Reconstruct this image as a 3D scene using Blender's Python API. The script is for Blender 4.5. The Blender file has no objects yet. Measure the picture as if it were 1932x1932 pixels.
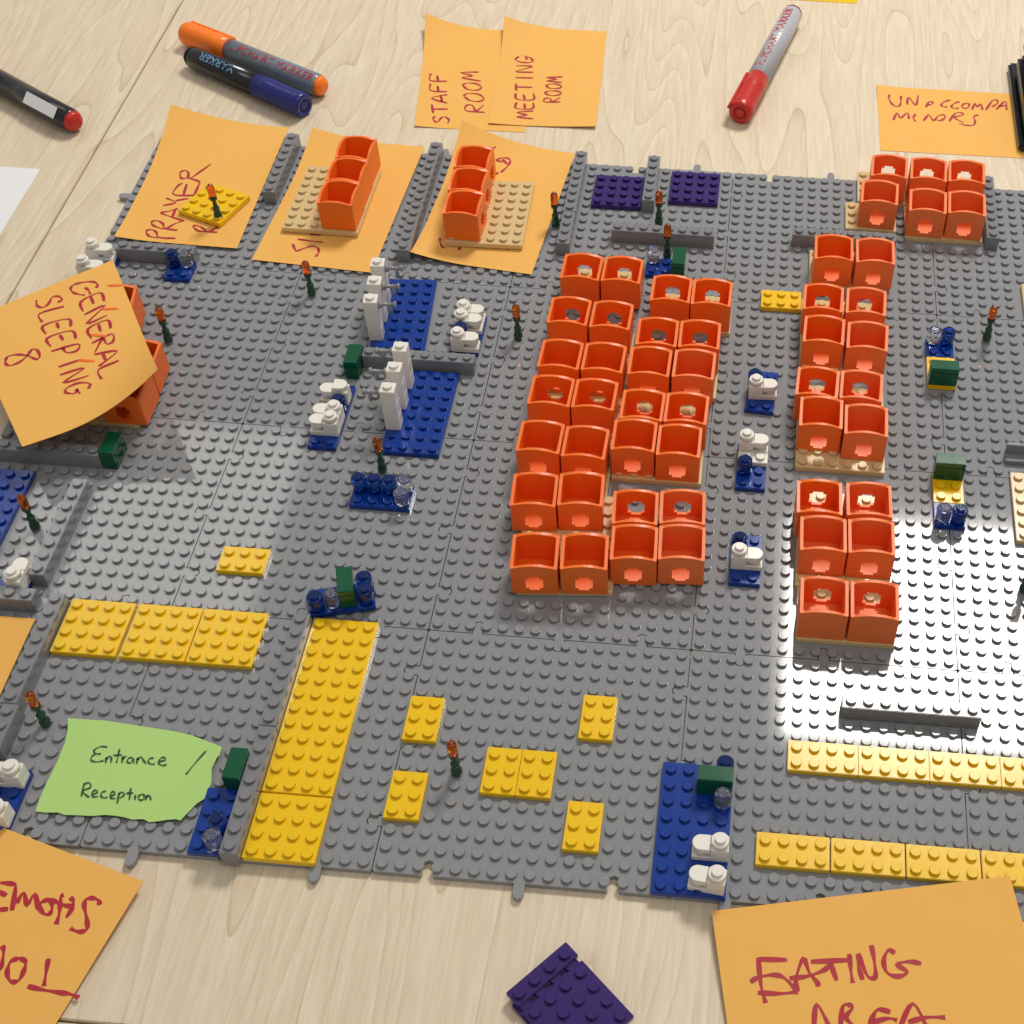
import bpy,bmesh,math,mathutils
PAPERS={'prayer': {'c': [(-31.35, -50.2, 0.3), (-21.6, -50.1, 0.3), (-21.5, -34.1, 0.26), (-31.15, -34.3, 0.26)], 'lift': [(0, 1.5, 9), (3, 0.25, 4)]}, 'si': {'c': [(-19.1, -48.9, 0.3), (-9.75, -48.55, 0.28), (-10.6, -32.3, 0.26), (-20.0, -32.9, 0.26)], 'lift': [(0, 1.0, 7)]}, 'mnote': {'c': [(-6.75, -50.2, 0.3), (2.8, -48.95, 0.28), (1.45, -33.3, 0.26), (-8.0, -34.35, 0.26)], 'lift': [(0, 1.7, 8), (3, 0.55, 5)]}, 'staff': {'c': [(-13.4, -68.0, -0.37), (-3.9, -68.2, -0.37), (-1.9, -52.4, -0.37), (-11.4, -52.2, -0.37)], 'lift': [(0, 1.4, 6), (3, 0.12, 4)]}, 'meeting': {'c': [(-6.2, -68.7, -0.33), (3.2, -68.95, -0.36), (4.0, -53.5, -0.34), (-5.2, -53.2, -0.33)], 'lift': [(0, 1.1, 6), (2, 0.25, 7), (3, 0.12, 5)]}, 'una': {'c': [(27.97, -62.55, -0.37), (43.8, -62.6, -0.37), (43.9, -53.1, -0.37), (28.16, -52.9, -0.37)], 'lift': [(0, 0.12, 5)]}, 'general': {'c': [(-36.6, -21.1, 3.0), (-28.58, -28.65, 3.0), (-20.2, -15.1, 3.0), (-28.09, -9.8, 3.0)], 'lift': [(2, 2.6, 8.5)]}, 'eating': {'c': [(18.3, 16.75, 0.3), (34.0, 13.5, 0.66), (35.9, 22.9, 0.1), (20.2, 26.2, -0.3)], 'lift': []}, 'toilet': {'c': [(-27.3, 13.6, 0.66), (-11.82, 17.75, 0.2), (-14.25, 26.9, -0.3), (-29.8, 22.8, 0.3)], 'lift': []}}
STROKES={"prayer":[[481,963,346,966,306,930,264,912,226,920,230,941,269,964,338,970],[466,901,359,895,325,861,272,842,231,849,235,868,278,887,360,897,421,854,482,824],[484,827,374,806,267,780,330,761,384,736],[374,806,370,742],[254,721,344,691,252,662],[337,676,431,652],[483,622,297,630,299,555,328,535],[378,624,363,538],[467,623,464,536,451,509,345,489,298,496,265,456,283,430,327,440,361,493,417,439,483,361],[791,894,704,895,638,895,581,869,586,856,632,860,681,882,716,897,776,851],[655,827,717,833,785,859]],"si":[[266,858,306,895,329,903,377,879,428,859,478,865,503,890,505,918,493,930],[287,818,394,822,501,822],[368,774,460,771]],"mnote":[[260,91,286,100,308,85,320,70],[287,84,304,108],[356,163,393,140,443,130,477,140,481,168,466,207,438,251],[365,165,418,164,437,154],[411,145,466,177],[411,252,411,275],[163,828,173,851,210,892,242,898],[353,876,356,900],[733,835,743,845]],"staff":[[178,893,159,917,181,943,207,944,231,907,268,894,304,921,294,952],[282,820,139,827],[155,863,133,783],[272,764,125,724,265,683],[225,753,203,689],[260,654,110,652,99,585],[180,653,167,603],[249,552,95,554,92,483],[167,550,152,500],[622,834,455,827,449,779,505,773,543,824,608,765],[429,696,480,729,567,733,604,700,545,663,445,664,419,692],[405,591,452,623,541,625,575,594,518,562,427,563,399,587],[565,535,385,511,485,488,370,460,536,447]],"meeting":[[407,932,250,921,341,898,244,877,395,857],[228,781,233,839,383,835,384,775],[316,837,302,788],[205,691,229,750,380,747,371,682],[302,749,280,700],[353,626,194,628],[206,664,195,595],[350,531,180,534],[340,472,172,472,325,413,165,412],[180,314,152,351,220,374,305,370,313,339,260,314,257,344,238,303],[637,757,491,764,489,732,535,727,560,757,634,713],[478,676,528,697,594,694,637,672,595,652,511,655,478,675],[483,606,523,627,601,624,629,605,585,582,505,587,482,606],[625,563,481,552,571,534,475,518,625,507]],"una":[[67,133,63,185,75,265,99,313,122,288,129,213,131,140],[162,271,174,153,209,274,228,107],[265,296,284,209,303,206,300,238,276,263],[403,157,369,195,351,240,359,277,382,273],[454,177,427,206,407,252,413,290,446,284],[486,197,463,243,475,279,498,263,504,204,486,197],[518,293,538,192,548,246,570,194,575,288],[594,289,634,140,659,115,664,164,630,233],[651,272,708,128,708,267],[671,220,712,192],[80,530,104,410,120,490,159,402,166,496],[203,415,191,475,200,530],[246,514,276,416,299,503,326,429,356,403,365,443,337,498,319,486],[385,502,421,372,457,356,462,391,415,435,464,510],[549,372,523,406,526,484,515,538,478,547,438,529]],"general":[[831,145,848,128,833,100,786,77,727,63,695,64,678,82,684,112,709,139,746,164],[765,112,780,142,781,173],[847,255,843,188,708,197,697,269],[777,188,778,246],[697,294,842,285,688,359,830,355],[820,450,819,387,683,397,681,469],[757,392,751,446],[671,500,812,488,804,538,758,541,746,497,666,566],[658,578,803,612,655,663],[711,589,711,648],[789,682,645,684,641,753],[569,139,603,128,587,98,550,87,512,122,470,131,442,101,453,62],[597,183,437,165,432,230],[586,336,590,278,429,257,424,323],[515,272,511,316],[586,429,580,366,421,352,422,419],[502,363,509,409],[412,451,585,469,565,510,500,499,487,458],[414,571,569,578],[403,627,564,640,404,684,571,698],[536,781,558,753,496,722,410,727,394,755,447,779,467,757,473,792],[127,393,152,372,209,384,266,420,303,463,332,456,333,406,304,389,262,418,206,440,144,441,121,419,127,393]],"eating":[[126,293,219,316],[128,286,123,428,129,527],[91,409,122,388,174,388,204,416,235,490],[109,469,178,488,235,490],[235,490,237,420,271,320,282,397,304,462,294,468],[216,415,276,415,330,394,355,364],[293,341,426,358],[354,356,364,457],[420,325,415,409,413,480],[446,470,442,398,448,332,463,450,488,463,495,377,496,292],[566,351,547,330,525,383,528,448,560,475,593,458,565,411,607,405,643,423],[267,677,288,566,314,686],[349,693,368,595,389,591,396,611,371,652,394,707],[513,653,476,633,455,666,435,716],[442,697,500,684,528,700],[530,743,588,625,616,761],[561,716,620,704,679,716]],"toilet":[[912,203,900,183,879,182,861,199,865,232,892,282,917,333,916,357,895,374,868,372],[784,222,779,236,789,269,807,324,818,380],[808,222,825,235,835,273,835,329],[838,258,801,273,769,271,742,274],[749,272,731,300,739,334,764,352,778,337,772,302,753,275,733,285],[735,342,693,273,693,341,657,287,657,353],[658,397,622,279,606,266,565,284],[611,335,577,330],[644,397,615,419],[860,556,877,616,898,692],[851,721,899,711,957,691,992,679,1021,681],[771,612,755,639,762,688,785,726,805,726,815,702,809,648,799,614,776,608,765,621],[698,584,713,602,735,674,735,705]]}
GREEN_INK=[[-16.41,10.0,-16.78,9.99,-17.08,10.25,-16.93,10.46,-16.62,10.46],[-16.92,10.48,-17.07,10.68,-17.0,10.93,-16.66,10.98,-16.32,10.87],[-16.25,10.64,-16.16,11.0],[-16.21,10.81,-16.09,10.56,-15.94,10.67,-15.87,10.98],[-15.68,10.06,-15.62,10.49,-15.56,10.93],[-15.89,10.49,-15.42,10.42],[-15.35,10.49,-15.25,10.92],[-15.31,10.71,-15.17,10.45],[-14.78,10.53,-14.98,10.59,-14.98,10.82,-14.74,10.88,-14.71,10.59,-14.57,10.91],[-14.49,10.51,-14.41,10.9],[-14.46,10.69,-14.32,10.44,-14.1,10.66,-13.89,10.85],[-13.58,10.45,-13.8,10.51,-13.81,10.72,-13.58,10.86,-13.41,10.8],[-13.21,10.64,-12.9,10.52,-13.03,10.35,-13.21,10.46,-13.21,10.74,-12.97,10.87,-12.73,10.8],[-10.8,9.73,-11.13,10.45,-11.47,11.31],[-16.77,13.18,-16.89,12.42],[-16.94,12.45,-16.64,12.32,-16.47,12.59,-16.8,12.88,-16.33,13.2],[-16.21,13.02,-15.97,12.86,-16.15,12.74,-16.27,12.93,-16.11,13.15,-15.84,13.1],[-15.53,12.74,-15.73,12.84,-15.71,13.06,-15.51,13.17,-15.33,13.1],[-15.19,13.01,-14.97,12.89,-15.13,12.73,-15.24,12.92,-15.09,13.15,-14.85,13.14],[-14.78,12.79,-14.66,13.45],[-14.78,12.87,-14.64,12.72,-14.46,12.88,-14.64,13.1],[-14.24,12.42,-14.08,13.17],[-14.39,12.77,-14.0,12.72],[-13.85,12.82,-13.78,13.13],[-13.55,12.76,-13.66,12.93,-13.48,13.12,-13.3,13.02,-13.39,12.78,-13.55,12.76],[-13.22,12.79,-13.18,13.1],[-13.2,12.92,-13.09,12.77,-12.98,12.92,-12.89,13.06]]
GREEN_EDGE=[(-19.33, 8.32), (-17.15, 8.28), (-14.86, 8.46), (-13.03, 8.61), (-11.98, 8.77), (-11.0, 9.06), (-10.0, 9.37), (-9.98, 9.9), (-10.09, 10.1), (-10.16, 10.79), (-9.92, 11.68), (-9.98, 12.65), (-10.35, 13.04), (-10.69, 13.66), (-10.92, 14.12), (-11.21, 14.06), (-11.71, 14.16), (-12.0, 14.25), (-12.57, 14.37), (-12.96, 14.22), (-13.58, 14.3), (-14.03, 14.2), (-14.58, 14.16), (-15.12, 14.16), (-15.81, 14.29), (-16.66, 14.32), (-17.29, 14.36), (-17.75, 14.25), (-18.37, 14.32), (-18.96, 14.3), (-19.01, 13.48), (-18.98, 12.39), (-18.89, 11.16), (-18.91, 9.91), (-19.06, 9.04)]
S=.008
C=bpy.context.scene; COL=C.collection; R=math.radians
cam=bpy.data.cameras.new('camera');co=bpy.data.objects.new('camera',cam);COL.objects.link(co);C.camera=co
cam.sensor_width=36;cam.lens=50.29;cam.shift_x=-.1503;cam.shift_y=0;cam.clip_start=.01;cam.clip_end=50
M=[[0.996375604641114,-0.07233267583128969,0.044762020543535314],[0.08400734711711223,0.7541195487812536,-0.6513420543587704],[0.013357398938391146,0.6527416718373692,0.7574627975950745]]
m4=mathutils.Matrix(M).to_4x4();m4.translation=mathutils.Vector((17.75506665,-50.04577432,70.76579091))*S;co.matrix_world=m4
w=bpy.data.worlds.new('World');C.world=w;w.use_nodes=True;w.node_tree.nodes['Background'].inputs[0].default_value=(1,.96,.9,1);w.node_tree.nodes['Background'].inputs[1].default_value=.38
def panel(u,v,L,sz=75):
    l=bpy.data.lights.new('ceiling_panel','AREA');l.size=sz*S;l.energy=L*math.pi*(sz*S)**2;l.color=(1,.96,.9)
    o=bpy.data.objects.new('ceiling_panel',l);COL.objects.link(o);o.location=(u*S,-v*S,250*S)
panel(73,-190,41);panel(-151,-210,3.4);panel(73,40,5)
C.view_settings.view_transform='Standard';C.view_settings.look='None';C.view_settings.exposure=0
def mat(n,c,r=.2,tr=0,bump=0,sc=900,ior=1.5,layers=False):
    m=bpy.data.materials.new(n);m.use_nodes=True;N=m.node_tree.nodes;K=m.node_tree.links;b=N['Principled BSDF']
    b.inputs['Base Color'].default_value=(*c,1);b.inputs['Roughness'].default_value=r;b.inputs['IOR'].default_value=ior;b.inputs['Transmission Weight'].default_value=tr
    t=N.new('ShaderNodeTexCoord');z=N.new('ShaderNodeTexNoise');z.inputs['Scale'].default_value=90;K.new(t.outputs['Object'],z.inputs['Vector'])
    q=N.new('ShaderNodeMapRange');q.inputs['To Min'].default_value=r*.75;q.inputs['To Max'].default_value=r*1.3;K.new(z.outputs[0],q.inputs[0]);K.new(q.outputs[0],b.inputs['Roughness'])
    if bump:
        x=N.new('ShaderNodeTexWave' if layers else 'ShaderNodeTexNoise');x.inputs['Scale'].default_value=sc
        if layers:x.bands_direction='Z';x.inputs['Distortion'].default_value=1.5
        K.new(t.outputs['Object'],x.inputs['Vector']);B=N.new('ShaderNodeBump');B.inputs['Strength'].default_value=bump;B.inputs['Distance'].default_value=.0002;K.new(x.outputs[0 if not layers else 1],B.inputs['Height']);K.new(B.outputs[0],b.inputs['Normal'])
    return m
GREY=mat('grey_plastic',(.265,.272,.287),.065);DG=mat('wall_grey',(.22,.225,.24),.14);YEL=mat('yellow_plastic',(.87,.55,.005),.2);BLUE=mat('blue_plastic',(.004,.04,.28),.13);PUR=mat('purple_plastic',(.035,.012,.14),.2);WHITE=mat('white_plastic',(.82,.79,.72),.2);TAN=mat('tan_plastic',(.68,.51,.25),.2);GREEN=mat('green_plastic',(.0,.085,.035),.15);DKG=mat('dark_green',(.012,.06,.03),.2);TAP=mat('tap_grey',(.27,.28,.29),.2)
ORA=mat('orange_print',(.9,.165,.012),.34,0,.15,1500);ORB=mat('orange_layered',(.9,.19,.04),.45,0,.5,180,1.5,True)
AMB=mat('amber_clear',(.85,.2,.01),.06,.9);TB=mat('blue_clear',(.01,.1,.5),.06,.85);CL=mat('clear',(.95,.96,1),.04,.97)
PAP=mat('orange_paper',(.84,.45,.1),.8,0,.1,300);GP=mat('green_paper',(.42,.66,.2),.8);INK=mat('red_ink',(.42,.012,.03),.6);PEN=mat('dark_ink',(.03,.07,.03),.6);WP=mat('white_paper',(.8,.8,.82),.8)
BLK=mat('black_plastic',(.012,.013,.018),.2);RED=mat('red_cap',(.55,.02,.012),.3);OC=mat('orange_cap',(1,.21,.005),.3);BC=mat('blue_cap',(.01,.015,.17),.3);SIL=mat('silver_body',(.48,.49,.54),.25);STL=mat('steel_blue_body',(.17,.22,.28),.22);LB=mat('light_blue_print',(.13,.33,.55),.5)
def wood(n,a):
    m=bpy.data.materials.new(n);m.use_nodes=True;N=m.node_tree.nodes;K=m.node_tree.links;b=N['Principled BSDF'];b.inputs['Roughness'].default_value=.4
    t=N.new('ShaderNodeTexCoord');p=N.new('ShaderNodeMapping');p.inputs['Scale'].default_value=(9,1.2,1);p.inputs['Rotation'].default_value=(0,0,a);K.new(t.outputs['Object'],p.inputs[0])
    f=N.new('ShaderNodeTexNoise');f.inputs['Scale'].default_value=1.6;f.inputs['Detail'].default_value=1;K.new(p.outputs[0],f.inputs['Vector'])
    s=N.new('ShaderNodeMath');s.operation='MULTIPLY';s.inputs[1].default_value=22;K.new(f.outputs[0],s.inputs[0]);g=N.new('ShaderNodeMath');g.operation='FRACT';K.new(s.outputs[0],g.inputs[0])
    p2=N.new('ShaderNodeMapping');p2.inputs['Scale'].default_value=(330,22,1);p2.inputs['Rotation'].default_value=(0,0,a);K.new(t.outputs['Object'],p2.inputs[0]);h=N.new('ShaderNodeTexNoise');h.inputs['Scale'].default_value=1.5;h.inputs['Detail'].default_value=4;K.new(p2.outputs[0],h.inputs['Vector'])
    r1=N.new('ShaderNodeValToRGB');r1.color_ramp.elements[0].color=(.77,.67,.5,1);r1.color_ramp.elements[1].color=(.79,.7,.55,1);e=r1.color_ramp.elements.new(.93);e.color=(.72,.6,.44,1);r1.color_ramp.elements[2].color=(.6,.48,.33,1);K.new(g.outputs[0],r1.inputs[0])
    r2=N.new('ShaderNodeValToRGB');r2.color_ramp.elements[0].position=.3;r2.color_ramp.elements[0].color=(.84,.82,.79,1);r2.color_ramp.elements[1].position=.65;K.new(h.outputs[0],r2.inputs[0])
    x=N.new('ShaderNodeMixRGB');x.blend_type='MULTIPLY';x.inputs[0].default_value=.8;K.new(r1.outputs[0],x.inputs[1]);K.new(r2.outputs[0],x.inputs[2]);K.new(x.outputs[0],b.inputs['Base Color']);return m
WOOD=wood('maple',.05)
def me(n,V,F,m,smooth=False):
    d=bpy.data.meshes.new(n);d.from_pydata([(a*S,b*S,c*S) for a,b,c in V],[],F);d.materials.append(m)
    if smooth:
        for p in d.polygons:p.use_smooth=len(p.vertices)<=4
    return d
def ob(n,d,par=None,loc=(0,0,0),rz=0):
    o=bpy.data.objects.new(n,d);COL.objects.link(o);o.location=[x*S for x in loc];o.rotation_euler=(0,0,rz)
    if par:o.parent=par
    return o
def th(n,label,cat,u,v,z=0,rot=0,group=None):
    o=ob(n,None,None,(u,-v,z),-R(rot));o.empty_display_size=.005;o['label']=label;o['category']=cat
    if group:o['group']=group
    return o
CACHE={}
def box(n,x0,y0,z0,x1,y1,z1,m,bv=.035):
    k=(n,x0,y0,z0,x1,y1,z1,m.name)
    if k in CACHE:return CACHE[k]
    bm=bmesh.new();bmesh.ops.create_cube(bm,size=1)
    for q in bm.verts:q.co=((x0+x1)/2+q.co.x*(x1-x0),(y0+y1)/2+q.co.y*(y1-y0),(z0+z1)/2+q.co.z*(z1-z0))
    if bv:bmesh.ops.bevel(bm,geom=bm.edges[:],offset=bv,segments=2,affect='EDGES')
    for q in bm.verts:q.co*=S
    d=bpy.data.meshes.new(n);bm.to_mesh(d);bm.free();d.materials.append(m);CACHE[k]=d;return d
def lathe(n,prof,m,seg=24,axis='z'):
    k=(n,str(prof),m.name,seg,axis)
    if k in CACHE:return CACHE[k]
    V=[];F=[]
    for z,r in prof:
        for i in range(seg):
            a=6.28318530718*i/seg;V.append((r*math.cos(a),r*math.sin(a),z) if axis=='z' else (z,r*math.cos(a),r*math.sin(a)))
    for j in range(len(prof)-1):
        for i in range(seg):F.append((j*seg+i,j*seg+(i+1)%seg,(j+1)*seg+(i+1)%seg,(j+1)*seg+i))
    F.append(tuple(range(seg))[::-1]);F.append(tuple(range((len(prof)-1)*seg,len(prof)*seg)))
    d=me(n,V,F,m,True);CACHE[k]=d;return d
def stud(m):return lathe('stud',[(0,.305),(.175,.305),(.2,.28)],m,20)
COVER=[]
def brick(kind,label,cat,u0,v0,w,l,h,m,z=0,rot=0,group=None,skip=(),studs=True):
    t=th(kind,label,cat,u0+w/2,v0+l/2,z,rot,group)
    ob('body',box('body',-w/2+.015,-l/2+.015,0,w/2-.015,l/2-.015,h,m),t)
    if z<.1:COVER.append((u0+w/2,v0+l/2,w/2,l/2,R(rot)))
    if studs:
        for i in range(int(w)):
            for j in range(int(l)):
                if (i,j) not in skip:ob('stud',stud(m),t,(-w/2+i+.5,l/2-j-.5,h))
    return t
# tables
for nm,x0,y0,x1,y1,lab in(('table',-37,-130,150,25.1,'pale maple table top under the grey baseplates'),('table',-150,-130,-37.15,25.1,'pale table top left of the long joint, under the red capped dark marker'),('table',-150,25.25,150,60,'pale table edge at the very front under the purple plates')):
    o=ob(nm,box(nm,x0,-y1,-4,x1,-y0,-.4,WOOD,.06));o['label']=lab;o['category']='table';o['kind']='structure'
# loose and pressed bricks
od=['first','second','third','fourth','fifth','sixth','seventh']
for i,u in enumerate((-22.03,-17.85,-13.8)):brick('yellow_plate',f'square yellow plate, {od[i]} from the left in the row above the green note','plate',u,-.05,4,4,.4,YEL,group='yellow plates')
brick('yellow_plate','long yellow plate, the longest one beside the grey wall','plate',-7,0,4,12,.4,YEL,group='yellow plates');brick('yellow_plate','square yellow plate at the front end of the longest yellow plate','plate',-7,12.05,4,4,.4,YEL,group='yellow plates')
for u,v,a in((0,5,'behind and left of the free standing front lamp'),(0,10,'in front and left of the free standing front lamp'),(5,8,'left half of the touching pair right of the front lamp'),(7,8,'right half of the touching pair right of the front lamp'),(10,4,'upright by itself behind the touching pair'),(10,11,'upright by itself nearest the large blue plate')):brick('yellow_plate','small six stud yellow plate '+a,'plate',u,v,2,3,.4,YEL,group='yellow plates')
brick('yellow_plate','small six stud yellow plate right of the left block of orange boxes','plate',18.9,-33.15,3,2,.4,YEL,group='yellow plates');brick('yellow_plate','small six stud yellow plate lying alone left of the blue fountain plate','plate',-14,-5,3,2,.4,YEL,group='yellow plates')
for i in range(4):
    brick('yellow_plate',f'eight stud yellow plate, {od[i]} from left in the row by the dark shaded wall','plate',22+4*i,5.97,4,2,.4,YEL,group='yellow plates')
    brick('yellow_plate',f'eight stud yellow plate, {od[i]} from left in the row behind the EATING note','plate',20.45+4.05*i,11.95,4,2,.4,YEL,group='yellow plates')
brick('purple_plate','purple plate left of the two at the back edge','plate',4.9,-46.1,4,4,.4,PUR,group='purple plates');brick('purple_plate','purple plate right of the two at the back edge','plate',11,-47.2,4,4,.4,PUR,group='purple plates')
def P3(u,v,w,l,z,lab):brick('purple_plate',lab,'plate',u-w/2,v-l/2,w,l,.4,PUR,z,42,'purple plates')
P3(9.95,20.95,1,4,0,'one stud wide purple strip on the table front');P3(12.0,22.85,4,4,0,'upper purple square plate at the table front');P3(11.4,22.4,4,4,-.4,'lower purple plate under the others at the table front')
def wall(u,v,w,l,lab):brick('wall_brick','grey wall brick '+lab,'brick',u,v,w,l,1.2,DG,group='grey wall bricks')
for a in((25,3.05,8,1,'in the bright glare at right'),(3,-48,1,8,'back part of the wall left of the purple plates'),(3,-40,1,4,'front part of the wall left of the purple plates'),(9,-48,1,6,'between the two purple plates'),(7,-39,8,1,'in front of the two purple plates'),(-9,-23.2,8,1,'between the two shower plates'),(-30.1,-33,6,1,'along the front of the PRAYER note'),(-21,-48,1,8,'right of the PRAYER note'),(-9,-48,1,8,'back part between the two notes under boxes'),(-9,-40,1,6,'front part between the two notes under boxes'),(-32,-12,8,1,'behind the blue plate at the left edge'),(-25,-9,1,8,'running forward from the left green bin'),(-32,0,8,1,'in front of the single left toilet'),(-23.1,.2,1,8,'left of the three square yellow plates'),(-22.9,8.2,1,3,'behind the front left toilets'),(-8,.3,1,8,'back half beside the longest yellow plate'),(-8,8.3,1,8,'front half beside the longest yellow plate'),(21,-39.85,8,1,'behind the right column of orange boxes'),(36,-48,1,8,'right of the boxes by the UNACCOMPA note')):wall(*a)
t=th('grey_panel','grey thin panel on a low base at right edge','panel',40,-17.7);ob('base',box('base',-4,-.5,0,4,.5,.4,DG),t);ob('screen',box('screen',-4,.2,.4,4,.5,1.2,DG),t)
def blue(u,v,w,l,lab,rot=0,z=0,skip=()):brick('blue_plate','blue plate '+lab,'plate',u,v,w,l,.4,BLUE,z,rot,'blue plates',skip)
blue(-9.2,-31.7,4,8,'under the back row of showers',-4.2,0,((0,2),(0,4),(0,6)));blue(-6,-22,4,8,'under the front row of showers',0,0,((0,1),(0,3),(0,5)))
blue(15,8.05,4,8,'largest, at the front edge with two toilets');blue(-7,-11.1,4,2,'under three blue and two clear cylinders');blue(-7.6,-2.45,4,2,'tilted, behind the longest yellow plate',-16,.2)
for a in((-32,-32.5,2,4,'under two toilets at the left back corner'),(-26,-32,2,2,'small, in front of the PRAYER wall'),(-32.2,-10.1,4,8,'at the left edge beside a lamp'),(-29,-1.05,4,1,'under the single left toilet'),(-22,11.9,2,4.05,'under the front left toilets'),(-10,12,2,4,'right of the torn green note'),(10,-36,2,2,'between lamp and orange boxes at the back'),(17.95,-17.05,2,4,'second from back of the toilet plates mid right'),(17.95,-9.05,2,4,'front of the toilet plates mid right'),(-3.05,-28.15,2,4,'with toilets right of back showers'),(-11,-20,2,6,'with toilets left of front showers'),(31,-29,2,2,'behind a yellow plate with a green bin'),(31,-13,2,2,'in front of a yellow plate in the glare')):blue(*a)
blue(18.35,-24.3,2,4,'rear of the toilet plates mid right',4.3)
brick('yellow_plate','small yellow plate under a green bin, rear one at right','plate',31,-27,2,3,.4,YEL,group='yellow plates');brick('yellow_plate','small yellow plate under a green bin, front one at right','plate',31,-16,2,3,.4,YEL,group='yellow plates')
def tan(u,v,w,l,lab,rot=0,z=0):brick('tan_plate','tan plate '+lab,'plate',u,v,w,l,.4,TAN,z,rot,'tan plates')
for a in((5,-34.2,4,4,'narrow, under the backmost pair of the left block'),(3.9,-27.4,6,8,'under second and third pairs of left block'),(3.65,-19.4,6,8,'under fourth and fifth pairs of left block'),(4.6,-11.3,6,8,'under the two front pairs of left block',-4.5),(10.8,-32,6,4,'under the backmost pair of middle block'),(10.2,-25.9,6,4.7,'under second and third pairs of middle block'),(9.7,-21.1,6,8,'under fourth and fifth pairs of middle block'),(22.4,-38.2,6,4,'under the backmost pair of right column'),(21.9,-32.4,6,8,'under second and third pairs of right column'),(21.85,-23.25,6,8,'with a row of studs showing, right column'),(22.1,-13.2,6,8,'under sixth and seventh pairs of right column'),(22.25,-5.15,6,4,'under the frontmost pair of right column'),(26.1,-48.7,10,4,'under the three boxes at right back'),(25.15,-44.5,4,3.4,'under the single box at right back'),(29.8,-44.5,6,4,'under the front pair at right back'),(36.2,-16.2,4,6,'at right edge by the glare'),(38.45,-35.8,4,4,'at right edge behind the lamp'),(-28.8,-20.8,6,6,'under the boxes beneath the GENERAL note')):tan(*a)
tan(-18.5,-44.4,6,8.1,'on the note marked SI',.5,.32);tan(-5.75,-44.05,6,8.1,'on the note right of the SI note',-1.5,.32)
brick('yellow_plate','square yellow plate turned on the PRAYER note','plate',-26.6,-40.9,4,4,.4,YEL,.32,20,'yellow plates')
def bin_(u,v,w,l,lab,z=0,rot=0):
    t=th('green_bin','green brick with smooth top '+lab,'brick',u+w/2,v+l/2,z,rot,'green bricks');ob('body',box('body',-w/2+.02,-l/2+.02,0,w/2-.02,l/2-.02,1.185,GREEN),t);ob('tile',box('tile',-w/2+.02,-l/2+.02,1.2,w/2-.02,l/2-.02,1.6,GREEN),t)
    if z<.1:COVER.append((u+w/2,v+l/2,w/2,l/2,R(rot)))
bin_(-10,-23,1,2,'at the end of the wall between showers');bin_(-9,10.05,1,2,'right of the green note');bin_(-24,-13,1,2,'below the GENERAL note');bin_(12,-36,1,2,'right of the small back blue plate');bin_(-5.75,-2.7,1,2,'on the tilted blue plate',.6,-16);bin_(31,-25,2,1,'on the rear yellow plate at right',.4);bin_(31,-16,2,1,'on the front yellow plate at right',.4);bin_(17,9,2,1,'on the largest blue plate',.4)
def cyl(u,v,m,lab,z=.4,h=1.2):
    t=th('round_brick',lab,'round brick',u,v,z,0,'transparent round bricks');ob('body',lathe('body',[(0,.4),(.2,.4),(.22,.485),(h-.05,.485),(h,.43)],m,28),t);ob('stud',stud(m),t,(0,0,h))
for i,u in enumerate((-6.5,-5.5,-4.5)):cyl(u,-10.5,TB,f'transparent blue cylinder, {od[i]} from left of three on one plate')
for a in((-3.5,-10.6,CL,'clear cylinder behind another, right end of three blue ones'),(-3.5,-9.5,CL,'clear cylinder in front of another by three blue ones'),(-25.5,-31.5,TB,'transparent blue cylinder in front of the PRAYER wall'),(-24.5,-31.5,CL,'clear cylinder in front of the PRAYER wall'),(-8.5,14.5,TB,'transparent blue cylinder right of the green note'),(-8.5,15.5,CL,'clear cylinder at the front edge by the grey wall'),(10.5,-35.5,CL,'clear cylinder beside the back lamp and green brick'),(18.5,8.5,TB,'transparent blue cylinder behind the front green brick'),(18.5,10.5,CL,'clear cylinder in front of the front green brick'),(31.5,-28.5,CL,'clear cylinder at right behind yellow plate'),(32.5,-28.5,TB,'transparent blue cylinder at right behind yellow plate'),(31.5,-11.5,CL,'clear cylinder at right in front of yellow plate'),(32.5,-11.5,TB,'transparent blue cylinder at right in front of yellow plate'),(-2.5,-25.6,TB,'transparent blue cylinder between white toilets by back showers'),(-9.5,-17.5,TB,'transparent blue cylinder between white toilets by front showers'),(18.8,-22.8,TB,'transparent blue cylinder behind the rear mid right toilet'),(18.5,-14.5,TB,'transparent blue cylinder in front of a mid right toilet')):cyl(*a)
cyl(18.5,-8.5,TB,'low transparent blue disc behind the front mid right toilet',.4,.4)
for du,dv,m,l in((1.5,-.5,TB,'rear right'),(1.5,.5,TB,'front right'),(-1.5,.5,TB,'left end'),(-.5,.5,CL,'next to green brick')):cyl(-5.6+du*.961+dv*.276,-1.45-du*.276+dv*.961,m,('clear' if m is CL else 'transparent blue')+' cylinder on the tilted blue plate, '+l,.6)
def dtile(z):
    V=[(-.49,-.47),(-.49,.47)]+[(.02+.47*math.cos(a),.47*math.sin(a)) for a in[math.pi/2-i*math.pi/14 for i in range(15)]];V=V[::-1];n=len(V)
    return me('seat',[(x,y,z) for x,y in V]+[(x,y,z+.36) for x,y in V]+[(x*.95,y*.95,z+.4) for x,y in V],[tuple(range(n))[::-1],tuple(range(2*n,3*n))]+[(i+k,(i+1)%n+k,(i+1)%n+n+k,i+n+k) for i in range(n) for k in(0,n)],WHITE)
DT=dtile(.8)
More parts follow.
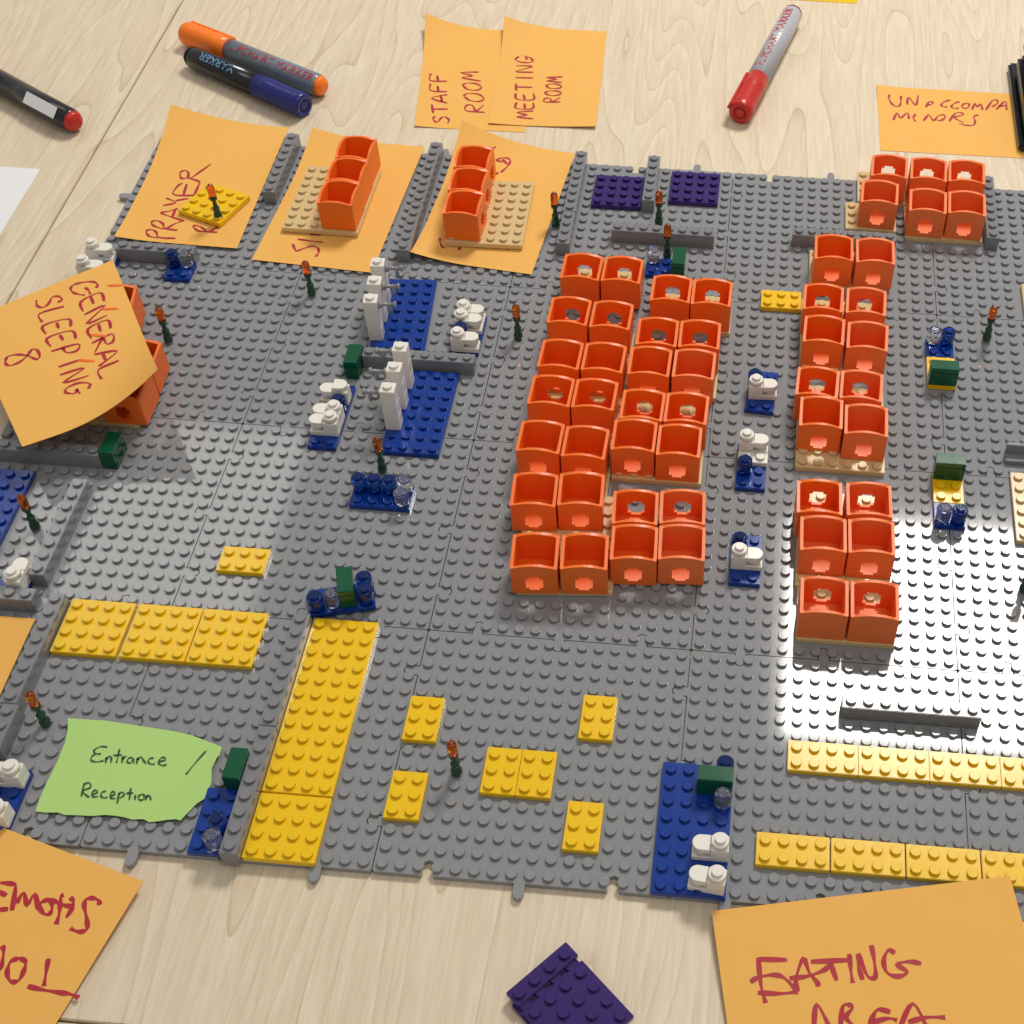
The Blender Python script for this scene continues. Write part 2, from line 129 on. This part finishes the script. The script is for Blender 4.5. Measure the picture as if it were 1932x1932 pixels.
def toilet(u,v,rot,lab,lid=False,z=.4):
    t=th('toilet','white toy toilet '+lab,'toilet',u,v,z,rot,'white toilets');ob('base',box('base',-.98,-.48,0,.98,.48,.4,WHITE),t)
    ob('tank',box('tank',-.98,-.48,.4,-.02,.48,1.2,WHITE),t)
    if lid:ob('lid',DT,t,(-.5,0,.4),math.pi)
    else:c=ob('cap',lathe('cap',[(1.2,.47),(1.56,.48),(1.6,.45)],WHITE,28),t,(-.5,0,0));ob('stud',stud(WHITE),c,(0,0,1.6))
    ob('bowl',lathe('bowl',[(.4,.4),(.8,.42)],WHITE,24),t,(.5,0,0));ob('seat',DT,t,(.5,0,0))
for a in((-2.1,-27.55,0,'rear of three right of back showers'),(-2.1,-26.55,0,'middle of three right of back showers'),(-2,-24.6,0,'front of three right of back showers'),(-10,-18.5,180,'rear of three, with a flat lid, left of front showers',True),(-10,-16.5,180,'middle of three left of front showers'),(-10,-15.5,180,'front of three left of front showers'),(-31.1,-31.7,0,'rear one at the left back corner'),(-31.1,-29.7,0,'front one at the left back corner'),(-25.5,-1,-90,'alone beside the left lamp wall'),(-21,12.6,180,'rear one at the left front corner'),(-20.9,15,180,'front one at the left front corner'),(18,13.5,180,'straight one on the largest blue plate'),(17.95,15.35,186,'turned one on the largest blue plate'),(19.4,-21.85,-3,'rear of three right of the middle block'),(19,-16.5,0,'middle of three right of the middle block'),(19,-6.6,0,'front of three right of the middle block')):toilet(*a)
brick('white_plate','white plate in front of the middle mid right toilet','plate',18,-16,2,1,.4,WHITE,.4)
def shower(u,v,d,lab,rot=0):
    t=th('shower_column','white shower column with grey tap '+lab,'shower',u,v,.4,rot,'shower columns')
    for k in range(3):ob('brick',box('brick',-.49,-.49,0,.49,.49,1.19,WHITE),t,(0,0,1.2*k))
    ob('stud',stud(WHITE),t,(0,0,3.6));tp=ob('tap',lathe('tap',[(.49,.3),(.72,.3),(.74,.14),(1.6,.14),(1.62,.24),(1.76,.24)],TAP,20,'x'),t,(0,0,3.05),0 if d>0 else math.pi);ob('spout',lathe('spout',[(-.75,.14),(0,.14)],TAP,16),tp,(1.3,0,0))
for i,(u,v) in enumerate(((-8.95,-29.15),(-8.75,-27.15),(-8.6,-25.2))):shower(u,v,1,od[i]+' from back in the back row',-4)
for i,v in enumerate((-20.5,-18.5,-16.5)):shower(-5.5,v,-1,od[i]+' from back in the front row')
for u,v,z,lab in((-23.7,-37.1,.74,'standing on the turned yellow plate'),(-14.5,-29.5,.2,'in front of the SI note'),(-23.5,-23.5,.2,'right of the GENERAL note'),(-26.5,-5.5,.2,'beside the left edge blue plate'),(-20.5,8.7,.2,'behind the green note'),(-5.5,-12.5,.2,'behind three blue cylinders'),(2.45,-39.5,.2,'left of the purple plates'),(10.5,-40.5,.2,'between purple plates and cross wall'),(11.5,-36.5,.2,'beside the small back blue plate'),(1.5,-26.3,.2,'left of the left block of boxes'),(3.5,9.7,.2,'among small yellow plates in front'),(35.5,-29.5,.2,'at right behind the tan plate'),(36.4,-6.4,.2,'in the glare at the right edge')):
    t=th('lamp','green toy lamp with amber bulb '+lab,'lamp',u,v,z,0,'toy lamps');ob('post',lathe('post',[(0,.32),(.3,.32),(.34,.27),(.9,.25),(.95,.27),(1,.18),(1.6,.15),(1.7,.27),(1.95,.29)],DKG),t);ob('bulb',lathe('bulb',[(1.96,.24),(2.1,.29),(2.7,.3),(2.95,.26),(3.08,.15),(3.12,.03)],AMB),t)
# boxes
def boxmesh(n,m,all4=False):
    w,d,h,t,r=1.44,1.37,2.4,.2,.1
    def ring(ins):
        pts=[];W=w-ins;D=d-ins
        for cx,cy,a0 in((W-r,-D+r,-90),(W-r,D-r,0),(-W+r,D-r,90),(-W+r,-D+r,180)):
            for k in range(4):a=R(a0+30*k);pts.append((cx+r*math.cos(a),cy+r*math.sin(a)))
            nx={-90:(W,D,1),0:(W,D,2),90:(W,D,3),180:(W,D,0)}[a0][2]
            for k in range(1,8):
                f=-1+2*k/8
                pts.append(((W,(D-r)*f),(-(W-r)*f*1,D),(-W,-(D-r)*f),((W-r)*f,-D))[{-90:0,0:1,90:2,180:3}[a0]])
        return pts
    O,I=ring(0),ring(t);N=len(O)
    top=lambda p:h+.24*(1-min(1,abs(p[0])/(w-.1))**2)+(.2*(1-min(1,abs(p[1])/(d-.1))**2) if all4 else 0)
    V=[(x,y,0) for x,y in O]+[(x,y,top(p)) for p in O for x,y in[p]]+[(I[i][0],I[i][1],top(O[i])) for i in range(N)]+[(x,y,.2) for x,y in I]
    F=[tuple(range(N))[::-1],tuple(range(3*N,4*N))]
    for k in range(3):F+=[(k*N+i,k*N+(i+1)%N,(k+1)*N+(i+1)%N,(k+1)*N+i) for i in range(N)]
    o=ob(n,me(n,V,F,m));bm=bmesh.new();bm.from_mesh(o.data);bmesh.ops.recalc_face_normals(bm,faces=bm.faces);bm.to_mesh(o.data);bm.free()
    c=ob('cut',box('cut'+n+m.name+str(all4),-.54,-2,.38,.54,-1,1.62,m,.0));bm=bmesh.new();bm.from_mesh(c.data);es=[e for e in bm.edges if abs((e.verts[0].co-e.verts[1].co).y)>.5*S];bmesh.ops.bevel(bm,geom=es,offset=.2*S,segments=4,affect='EDGES');bm.to_mesh(c.data);bm.free()
    b=o.modifiers.new('b','BOOLEAN');b.object=c;b.operation='DIFFERENCE';b.solver='EXACT';bpy.context.view_layer.update()
    d2=bpy.data.meshes.new_from_object(o.evaluated_get(bpy.context.evaluated_depsgraph_get()));bpy.data.objects.remove(o);bpy.data.objects.remove(c);d2.name=n;return d2
BX=[boxmesh('shell',ORA),boxmesh('shell',ORB),boxmesh('shell',ORA,True)]
def orange(u,v,rot,kind,lab,z=.42,var=0):
    o=ob('orange_box',BX[var],None,(u,-v,z),-R(rot)+{'F':0,'B':math.pi,'L':-math.pi/2,'R':math.pi/2}[kind]);o['label']='orange open box, '+lab;o['category']='box';o['group']='orange open boxes'
E=[('left block',[(5.6,-30.07,'B'),(5.3,-25.15,'B'),(5.28,-20.63,'F'),(5.12,-17.0,'B'),(5,-12.66,'F'),(5.28,-8.03,'F'),(6.03,-3.05,'F')],[(8.6,-30.03),(8.35,-25),(8.3,-20.6),(8.1,-16.95),(8,-12.46),(8.23,-8.35),(9.06,-3.3)]),
('middle block',[(12.35,-28.27,'B'),(11.75,-23.56,'B'),(11.5,-20.52,'F'),(11.4,-16.25,'B'),(11.12,-13.4,'F'),(11.78,-7.35,'B'),(12,-4.45,'F')],[(15.3,-28.15),(14.73,-23.6),(14.56,-20.54),(14.35,-16.23),(14.1,-13.2),(14.75,-7.65),(14.93,-4.75)]),
('right column',[(24.07,-34.15,'F'),(23.35,-28.4,'B'),(23.44,-24.95,'F'),(23.06,-19.6,'B'),(23.35,-16.74,'F'),(23.34,-9.15,'B'),(23.62,-6.12,'F'),(23.74,-1.26,'B')],[(27.15,-34.05),(26.43,-28.3),(26.5,-24.6),(26.05,-19.55),(26.35,-16.28),(26.48,-9.23),(26.6,-6.18),(26.75,-1.25)])]
for blk,L,Rr in E:
    for i,(u,v,k) in enumerate(L):
        rot={'left block':[1.5,1.5,1.5,1.5,1,-3,-4],'middle block':[1,0,1,1,0,-3,-2.5],'right column':[0,2,2.5,3,1,-1,-.7,0]}[blk][i];q=['backmost','second','third','fourth','fifth','sixth','seventh','eighth'][i]
        z=.22 if blk[0]=='m' and i>4 else .42
        orange(u,v-1.375,rot,k,f'left one of the {q} pair of the {blk}',z,1 if blk[0]=='r' and i>5 else 0);orange(*[Rr[i][0],Rr[i][1]-1.375],rot,k,f'right one of the {q} pair of the {blk}',z,1 if blk[0]=='r' or(blk[0]=='m' and i in(2,5,6)) else 0)
for u,v,k,l in((28.4,-44.78,'B','left of three below the UNACCOMPA note'),(31.5,-44.7,'B','middle of three below the UNACCOMPA note'),(34.5,-44.67,'B','right of three below the UNACCOMPA note'),(27.58,-41.3,'F','single one with tan studs on its left'),(31.3,-40.6,'F','left one of the front pair at right back'),(34.3,-40.6,'F','right one of the front pair at right back')):orange(u,v-1.375,3,k,l,.42,1)
for i,v in enumerate((-37.95,-40.85,-43.8)):
    q=('front','middle','rear')[i];orange(-14.0,v,1.5,'L',q+' of three on the SI note',.74,2);orange(-4.25-.12*i,v+.3,1.5,'R',q+' of three on the note left of the purple plates',.74,2)
for u,v,rot,k,l in((-27.2,-24.6,-9,'B','rear one under the GENERAL note'),(-23.75,-19.1,-3,'B','right one partly under the GENERAL note'),(-23.6,-16.2,0,'F','frontmost one under the GENERAL note'),(-26.8,-19.3,0,'B','left one hidden beneath the GENERAL note')):orange(u,v,rot,k,l,.42,0)
# baseplates
def edge(tnt):return [1,-1,1] if tnt else [-1,1,-1]
def outline(i,j):
    P=[];c=.03;A=8-c
    T=edge(i%2==0);B=edge(i%2!=0);Lf=edge(j%2!=0);Rt=edge(j%2==0)
    def side(x0,y0,dx,dy,nx,ny,cs):
        for k,s in zip((3,8,13),cs):
            q=.30 if s>0 else .36
            for a,b in((-q,0),(-q,.5),(-q*.7,.78),(0,.9),(q*.7,.78),(q,.5),(q,0)):
                a0=k+a-.5*0;P.append((x0+dx*a0+nx*b*s,y0+dy*a0+ny*b*s))
    side(-8,-A,1,0,0,-1,B);P.extend([(A-.1,-A),(A,-A+.1)]);side(A,-8,0,1,1,0,Rt[::-1]);P.extend([(A,A-.1),(A-.1,A)]);side(8,A,-1,0,0,1,T[::-1]);P.extend([(-A+.1,A),(-A,A-.1)]);side(-A,8,0,-1,-1,0,Lf);P.extend([(-A,-A+.1),(-A+.1,-A)]);return P
BM={}
def inside(u,v):
    for cu,cv,hw,hl,a in COVER:
        x,y=u-cu,v-cv;X=x*math.cos(a)+y*math.sin(a);Y=-x*math.sin(a)+y*math.cos(a)
        if abs(X)<hw+.22 and abs(Y)<hl+.22:return True
rows=['back','second','third','front'];cols=['leftmost','second','third','fourth','rightmost']
for j in range(4):
    for i in range(5):
        k=(i%2,j%2)
        if k not in BM:
            Q=outline(i,j);n=len(Q);V=[(x,y,-.4) for x,y in Q]+[(x,y,0) for x,y in Q];F=[tuple(range(n))[::-1],tuple(range(n,2*n))]+[(a,(a+1)%n,(a+1)%n+n,a+n) for a in range(n)];BM[k]=me('slab',V,F,GREY)
        u0,v0=-32+16*i,-48+16*j;t=th('baseplate',f'grey studded baseplate, {cols[i]} in the {rows[j]} row','baseplate',u0+8,v0+8,0,0,'grey baseplates');ob('slab',BM[k],t)
        for a in range(16):
            for b in range(16):
                u,v=u0+a+.5,v0+b+.5
                if u<43 and not inside(u,v):ob('stud',stud(GREY),t,(u-u0-8,-(v-v0-8),0))
# paper
def psurf(P,s,t):
    a,b,c,d=[mathutils.Vector(x) for x in P['c']];q=a*((1-s)*(1-t))+b*(s*(1-t))+c*(s*t)+d*((1-s)*t);W=(b-a).length;H=(d-a).length
    for k,h,r in P['lift']:
        ss=s if k in(0,3) else 1-s;tt=t if k in(0,1) else 1-t;f=max(0,1-(ss*W+tt*H)/r);q=q+mathutils.Vector((0,0,h*f*f))
    return mathutils.Vector((q.x,-q.y,q.z))
def ribbon(n,lines,m,par,wd):
    V=[];F=[]
    for L in lines:
        D=[]
        for i in range(len(L)-1):
            p0,p1,p2,p3=L[max(i-1,0)],L[i],L[i+1],L[min(i+2,len(L)-1)]
            for k in range(4):f=k/4;D.append(.5*(2*p1+(p2-p0)*f+(2*p0-5*p1+4*p2-p3)*f*f+(3*p1-p0-3*p2+p3)*f**3))
        D.append(L[-1]);b=len(V)
        for i,p in enumerate(D):
            q=D[min(i+1,len(D)-1)]-D[max(i-1,0)];x=mathutils.Vector((-q.y,q.x,0))
            x=x.normalized()*wd*(.8+.3*math.sin(i*.9)) if x.length else x
            V+=[p+x,p-x]
        F+=[(b+2*i,b+2*i+1,b+2*i+3,b+2*i+2) for i in range(len(D)-1)]
    return ob(n,me(n,V,F,m),par)
LAB={'prayer':'orange note reading PRAYER under a yellow plate','si':'orange note with SI showing below its boxes','mnote':'orange note under three boxes left of the purple plates','staff':'orange note reading STAFF ROOM on the table','meeting':'orange note reading MEETING ROOM overlapping another note','una':'orange note reading UNACCOMPA MINORS under the stapler','general':'curled orange note reading GENERAL SLEEPING 8 on boxes','eating':'orange note reading EATING AREA at the front right','toilet':'orange note with upside down writing at the front left'}
for k,P in PAPERS.items():
    t=th('sticky_note',LAB[k],'sticky note',0,0,0,0,'orange notes');n=24;V=[psurf(P,i/n,j/n) for j in range(n+1) for i in range(n+1)];V+=[q-mathutils.Vector((0,0,.025)) for q in V];m_=(n+1)**2
    F=[(j*(n+1)+i,(j+1)*(n+1)+i,(j+1)*(n+1)+i+1,j*(n+1)+i+1) for j in range(n) for i in range(n)];F+=[tuple(x+m_ for x in f[::-1]) for f in F]
    ob('sheet',me('sheet',V,F,PAP,True),t)
    L=[[psurf(P,st[i]/1000,st[i+1]/1000)+mathutils.Vector((0,0,.014)) for i in range(0,len(st),2)] for st in STROKES[k]]
    ribbon('handwriting',L,INK,t,.13 if k in('eating','toilet') else .11)
t=th('sticky_note','torn green note reading Entrance / Reception','sticky note',0,0);n=len(GREEN_EDGE);bm=bmesh.new();bm.faces.new([bm.verts.new((u*S,-v*S,.3*S)) for u,v in GREEN_EDGE][::-1]);d=bpy.data.meshes.new('sheet');bm.to_mesh(d);bm.free();d.materials.append(GP);g=ob('sheet',d,t);sm=g.modifiers.new('thick','SOLIDIFY');sm.thickness=.03*S
ribbon('handwriting',[[mathutils.Vector((s[i],-s[i+1],.335)) for i in range(0,len(s),2)] for s in GREEN_INK],PEN,t,.055)
def sheet(lab,u0,v0,u1,v1,m,nm):
    o=ob(nm,box(nm,u0,-v1,-.39,u1,-v0,-.36,m,.004));o['label']=lab;o['category']='paper'
sheet('white paper sheet at the left edge of the table',-70,-43.2,-40.6,-15,WP,'paper_sheet');sheet('yellow paper sheet cut off at the top edge',17,-92,26.3,-76.4,YEL,'paper_sheet')
o=ob('sticky_note',box('sticky_note',-33.3,-17.3,.24,-23.8,-1.6,.27,PAP,.003));o['label']='blank orange note between walls at the left edge';o['category']='sticky note'
# markers
def pen(a,b,lab,body,cap,capend,text,tm,flip,tx):
    (u0,v0),(u1,v1)=a,b;L=math.hypot(u1-u0,v1-v0);t=th('marker_pen',lab,'marker',(u0+u1)/2,(v0+v1)/2,.66,math.degrees(math.atan2(v1-v0,u1-u0)),'marker pens');h=L/2;c=5.4
    ob('barrel',lathe('barrel',[(-h+.2,.5),(-h+.25,.75),(-h+.7,.96),(h-c,1.0)],body,32,'x'),t)
    ob('cap',lathe('cap',[(h-c,1.04),(h-4,1.05)]+[(h-3.4+i*.3,1.05-(i%2)*.05) for i in range(9)]+[(h-.3,1.05),(h,.9),(h,.62),(h-.25,.58),(h-.25,.4),(h-.03,.36)],cap,32,'x'),t)
    ob('plug',lathe('plug',[(-h-.15,.4),(-h,.5),(-h+.05,.72),(-h+.4,.9)],capend,28,'x'),t)
    ob('clip',box('clip',h-5.2,-.3,1.0,h-.1,.3,1.2,cap),t).rotation_euler=(R(65),0,0)
    f=bpy.data.curves.new('f','FONT');f.body=text;f.size=1.1;f.align_x='CENTER';f.align_y='CENTER';o=ob('f',f);bpy.context.view_layer.update();d=bpy.data.meshes.new_from_object(o.evaluated_get(bpy.context.evaluated_depsgraph_get()));bpy.data.objects.remove(o)
    for q in d.vertices:
        x,y=q.co.x,q.co.y
        if flip:x,y=-x,-y
        an=(y+tx[1])/1.02;q.co=((x+tx[0])*S,math.sin(an)*1.015*S,math.cos(an)*1.015*S)
    d.materials.append(tm);ob('print',d,t);return t
pen((20.27,-72.47),(16.1,-55.51),'silver marker with red cap at the upper right',SIL,RED,RED,'FLIPCHART MARKER',RED,True,(-2.5,-.1))
pen((-19.96,-55.75),(-34.35,-63.01),'steel grey marker with orange cap at the top left',STL,OC,OC,'FLIPCHART MARKER',RED,True,(-2.4,.45))
pen((-32.9,-59.4),(-20.83,-52.78),'black marker with blue cap in front of the orange one',BLK,BC,BLK,'MARKER',LB,True,(-2.8,-.35))
t=pen((-39.19,-48.41),(-54.6,-57.8),'dark marker with red end plug at the left edge',BLK,RED,RED,'MARKER',LB,True,(2.4,.5));b=ob('label',box('label',-7.6,-.5,.99,-3.6,.5,1.03,WP,.01),t);b.rotation_euler=(R(-45),0,0)
t=th('stapler','black stapler cut off by the right edge on a note','stapler',42,-60);ob('base',box('sbase',-2.3,-6.2,-.32,2.5,6.5,.4,BLK,.2),t);ob('magazine',box('smag',-1.9,-5.8,.5,1.9,5,2.2,BLK,.35),t);ob('arm',box('sarm',-1.6,-5.4,2.3,1.7,5.5,3.8,BLK,.5),t)
